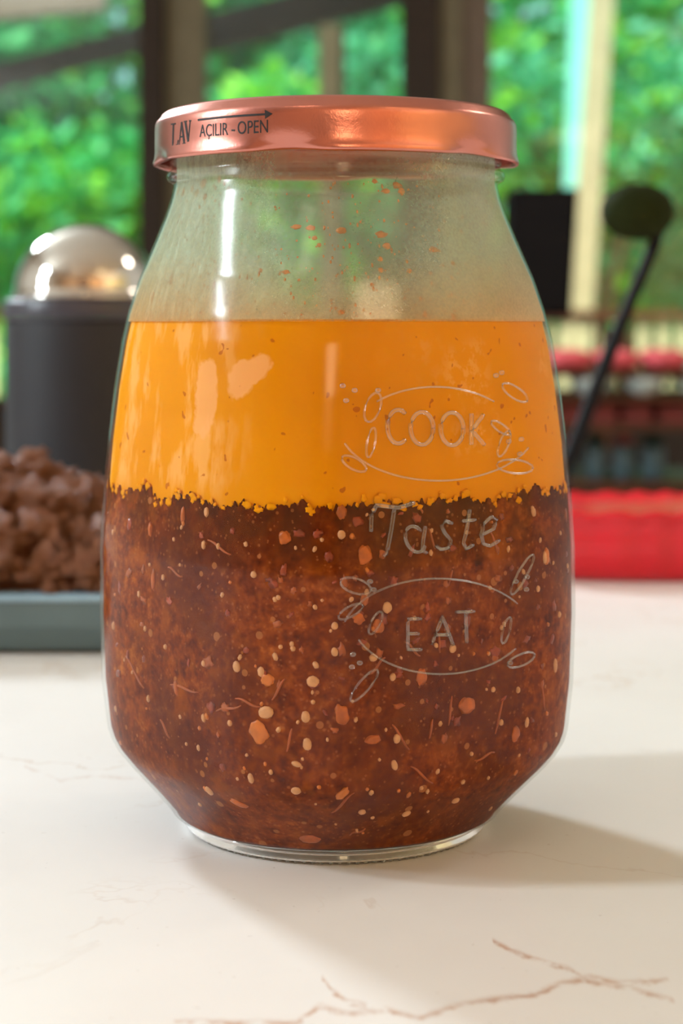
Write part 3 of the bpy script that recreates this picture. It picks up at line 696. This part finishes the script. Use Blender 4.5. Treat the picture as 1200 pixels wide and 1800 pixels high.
for px, py in [(602, 678), (623, 686), (608, 704), (893, 776), (915, 772), (912, 798), (870, 660), (880, 655), (905, 1022), (925, 1014), (924, 1036), (895, 1165), (650, 1022), (656, 1036), (620, 1150), (618, 1172), (632, 1165), (664, 686)]:
    mb = MB(); h = surf_hit(px, py); blob(mb, h[0], h[1], pxs(6), pxs(5), .0006, .0001, 0, 2, 0, rs2); mb.build('embossed_berry', M_emboss, jar)
# the lid
lid_r = .0412
def lug(r, z, t):
    ph = math.degrees(t)+90+14; c = math.cos(math.radians(ph*6)); k = max(0, c)**2
    if z < .1535 and r > .038:
        q = (.1535-z)/.0034; return r-.0016*k*q+.0003*(1-k)*q, z-.0002*k+.0006*k*q
    return r, z
lprof = [(.0001, .1606), (.033, .1606), (.0352, .1608), (.0364, .1614), (.0376, .1618), (.0388, .1617), (.0396, .1611), (.0400, .1603), (.0407, .1597), (.0411, .1589), (.0412, .1578), (.0412, .1560), (.0412, .1535), (.0412, .1524), (.0413, .1514), (.0415, .1506), (.0413, .1501), (.0408, .1499), (.0402, .1502), (.0404, .1512), (.0405, .1535), (.0403, .1570), (.0390, .1597), (.0001, .1598)]
ld = lathe('jar_lid', lprof, M_lid, jar, 240, lug); ld['label'] = 'satin rose-gold metal twist lid'
def lid_hit(px, py): return surf_hit(px, py, lambda z, th: lid_r)
def wrap(name, polysV, Fc, parent=ld): return mesh(name, [((lid_r+.00006)*math.cos(s/lid_r-PI/2), (lid_r+.00006)*math.sin(s/lid_r-PI/2), z) for s, z in polysV], Fc, M_ink, parent, False)
def sz(px, py): th, z, t = lid_hit(px, py); return (th+PI/2)*lid_r, z
def text(name, body, p0, p1, h, sz_w=None):
    cu = bpy.data.curves.new('t', 'FONT'); cu.body = body; cu.resolution_u = 4; o = link(bpy.data.objects.new('t', cu))
    dg = bpy.context.evaluated_depsgraph_get(); me = bpy.data.meshes.new_from_object(o.evaluated_get(dg))
    V = [v.co.copy() for v in me.vertices]; Fc = [tuple(p.vertices) for p in me.polygons]; bpy.data.objects.remove(o); bpy.data.meshes.remove(me)
    x0, x1 = min(v.x for v in V), max(v.x for v in V); s0, z0 = sz(*p0); s1, z1 = sz(*p1)
    capH = .73
    return wrap(name, [(s0+(s1-s0)*(v.x-x0)/(x1-x0), z0+(z1-z0)*(v.x-x0)/(x1-x0)+v.y/capH*h) for v in V], Fc)
text('printed_word', 'AÇILIR', (351, 241), (401, 237), .00275)
text('printed_dash', '-', (407, 236), (413, 236), .00275)
text('printed_word', 'OPEN', (418, 236), (471, 233), .00285)
def poly(name, pts):
    V = [sz(*p) for p in pts]
    return V
V, Fc = [], []
def seg(a, b, wa, wb, n=10):
    b0 = len(V)
    for i in range(n+1):
        q = i/n; s = a[0]+(b[0]-a[0])*q; z = a[1]+(b[1]-a[1])*q; w_ = wa+(wb-wa)*q
        dx, dz = b[0]-a[0], b[1]-a[1]; L_ = math.hypot(dx, dz); nx, nz = -dz/L_, dx/L_
        V.append((s+nx*w_, z+nz*w_)); V.append((s-nx*w_, z-nz*w_))
    for i in range(n): k = b0+2*i; Fc.append((k, k+1, k+3, k+2))
a, b = sz(348, 211), sz(466, 201); c = sz(479, 200)
seg(a, b, .00022, .00022, 20); seg(b, c, .00095, .00002, 4); wrap('printed_arrow', V, Fc)
# thin serif letters at the left
V, Fc = [], []
def L2(p, q, w1, w2): seg(sz(*p), sz(*q), w1, w2, 3)
TK, TN = .00032, .00016
L2((305, 218), (304, 258), TK, TK); L2((301, 218.5), (309, 217.5), TN, TN); L2((301, 258.5), (313, 256), TN, TN); L2((309, 257), (313, 255.5), TK, TK); L2((312.5, 256), (313.5, 246), .0003, TN)
L2((315, 254.5), (319, 214.5), TN, TN); L2((319, 214.5), (324, 252), TK, TK); L2((316.5, 241), (322, 240), TN, TN); L2((313.5, 255), (317.5, 254), TN, TN); L2((321, 253), (327, 252), TN, TN)
L2((326, 213.5), (331, 249), TK, TK); L2((331, 249), (334.5, 212), TN, TN); L2((323.5, 214), (329, 213), TN, TN); L2((332.5, 212.5), (336.5, 212), TN, TN)
wrap('printed_logo', V, Fc)
# ---------------------------------------------------------------- contents
def nz1(th, f, o): return noise.noise(Vector((math.cos(th)*f, math.sin(th)*f, o)))
def zb(th):
    return .0776+.0010*nz1(th, 3, 1)+.0015*nz1(th, 11, 5)+.0015*nz1(th, 29, 9)+.0012*nz1(th, 61, 2)+.0007*nz1(th, 140, 3)
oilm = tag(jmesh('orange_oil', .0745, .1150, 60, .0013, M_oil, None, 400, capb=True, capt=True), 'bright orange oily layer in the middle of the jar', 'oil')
sc = thing('brown_sauce', 'chunky red-brown sauce with seeds filling the jar bottom', 'sauce')
def strip():
    o = jmesh('sauce_mass', .0042, .0778, 110, .0009, M_sauce, sc, 1400, top=zb, bot=None, capb=True, capt=True); return o
strip()
OFF = -.00085
# orange beads hanging into the sauce along the boundary
rs = random.Random(21); mb = MB()
for i in range(210):
    th = rs.uniform(0, 2*PI); z = zb(th)+rs.gauss(-.0001, .0005); s = rs.uniform(.0003, .0008)
    blob(mb, th, z, s*rs.uniform(.8, 1.6), s, .00018, OFF, 0, 2, .7, rs)
o = mb.build('oil_beads', M_oil, sc); o['kind'] = 'stuff'; o['label'] = 'orange oil beads along the layer boundary'
# named seeds seen in the photograph, then scattered ones
def piece(name, px, py, a, b, ang, mat, rag=0, h=.00045, sub=2):
    hh = surf_hit(px, py, lambda z, th: jr(z, th, .00085))
    if not hh or hh[1] < .005 or hh[1] > .0765: return
    m = MB(); blob(m, hh[0], hh[1], pxs(a), pxs(b), h, OFF, ang, sub, rag, rs); return m.build(name, mat, sc)
seeds = [(467, 1252, 15, 11, .2), (416, 1172, 8, 10, .2), (459, 1181, 7, 9, .1), (550, 1198, 11, 10, 0), (537, 1260, 8, 10, 0), (540, 1308, 8, 11, .1), (521, 1343, 9, 5, -.3), (441, 1368, 6, 10, .1), (368, 1390, 8, 11, .3), (520, 1390, 9, 8, 0),
         (693, 1345, 6, 10, .3), (697, 1298, 7, 9, 0), (636, 1427, 7, 7, 0), (714, 1430, 9, 7, .5), (800, 1407, 9, 7, 0), (975, 1170, 6, 14, .1), (957, 980, 7, 12, 0), (925, 1270, 5, 10, 0), (937, 900, 6, 9, .2), (446, 1010, 6, 6, 0), (363, 900, 6, 9, 0), (384, 960, 4, 6, 0),
         (358, 958, 5, 8, 0), (404, 1271, 5, 6, 0), (358, 1262, 5, 8, .2), (476, 1357, 4, 5, 0), (600, 940, 7, 8, 0), (656, 1156, 8, 7, 0), (588, 1146, 6, 8, .2), (588, 1100, 6, 7, 0), (795, 1140, 8, 8, 0), (880, 1270, 5, 6, 0), (866, 1212, 5, 5, 0), (910, 1213, 5, 6, 0), (828, 1325, 4, 4, 0), (493, 1137, 4, 4, 0), (513, 1132, 4, 5, 0), (550, 1234, 4, 4, 0), (680, 1068, 9, 10, 0), (690, 1190, 6, 7, 0), (200, 1100, 4, 8, 0), (261, 1228, 4, 7, 0), (945, 1035, 5, 6, 0), (982, 1080, 5, 6, 0), (740, 1385, 4, 4, 0), (434, 1327, 3, 3, 0), (358, 1166, 5, 6, 0), (291, 1137, 4, 5, 0)]
for px, py, a, b, an in seeds: piece('sesame_seed', px, py, a, b, an, M_seed, .12)
for _ in range(110):
    px, py = rs.uniform(185, 1000), rs.uniform(890, 1470); s = rs.uniform(2.5, 5.5); piece('sesame_seed', px, py, s, s*rs.uniform(1, 1.6), rs.uniform(-.6, .6), M_seed if rs.random() < .7 else M_garlic, .15, .0003, 1)
for px, py, a, b, an in [(455, 1287, 17, 22, .3), (602, 1394, 8, 15, -.7), (470, 1195, 12, 11, 0), (600, 1255, 12, 17, .2), (641, 975, 12, 17, 0), (310, 1208, 6, 13, .1), (665, 1100, 10, 12, 0), (630, 1088, 10, 9, 0), (640, 1055, 8, 9, 0), (960, 978, 8, 16, 0), (545, 1475, 18, 12, 0), (420, 1412, 18, 6, -.4), (655, 1300, 14, 8, .1), (820, 1240, 18, 16, 0), (740, 1190, 10, 14, 0), (905, 1290, 10, 14, 0), (500, 945, 10, 12, 0), (270, 1020, 5, 20, 0), (600, 900, 9, 12, 0), (265, 930, 5, 13, 0), (322, 905, 5, 14, 0)]:
    o = piece('garlic_bit', px, py, a, b, an, M_garlic if (px, py) in ((455, 1287), (602, 1394), (470, 1195), (960, 978)) else M_bit, .35, .0005, 3)
for _ in range(120):
    px, py = rs.uniform(180, 1003), rs.gauss(1060, 150); s = rs.uniform(4, 11)
    if not 885 < py < 1475: continue
    piece('chili_flake', px, py, s, s*rs.uniform(.4, 1), rs.uniform(0, 3), rs.choice([M_flake, M_flake, M_strand]), .9, .00022, 2)
for k in range(26):
    px, py = rs.uniform(200, 985), rs.uniform(890, 1440); an = rs.uniform(0, 3.1); L_ = rs.uniform(10, 30)
    if k == 0: px, py, an, L_ = 402, 1245, -.45, 24
    if k == 1: px, py, an, L_ = 628, 1462, -.7, 18
    P = []
    for i in range(8):
        q = i/7-.5; hh = surf_hit(px+math.cos(an)*L_*q*2, py+math.sin(an)*L_*q*2+6*math.sin(q*4), lambda z, th: jr(z, th, .00085))
        if hh and .006 < hh[1] < .076: P.append(jp(hh[1], hh[0], OFF))
    if len(P) == 8: Vt, Ft = tubeVF(P, lambda q: pxs(1+1.6*math.sin(PI*min(max(q, .05), .95))), 6); mesh('ginger_thread', Vt, Ft, M_strand, sc)
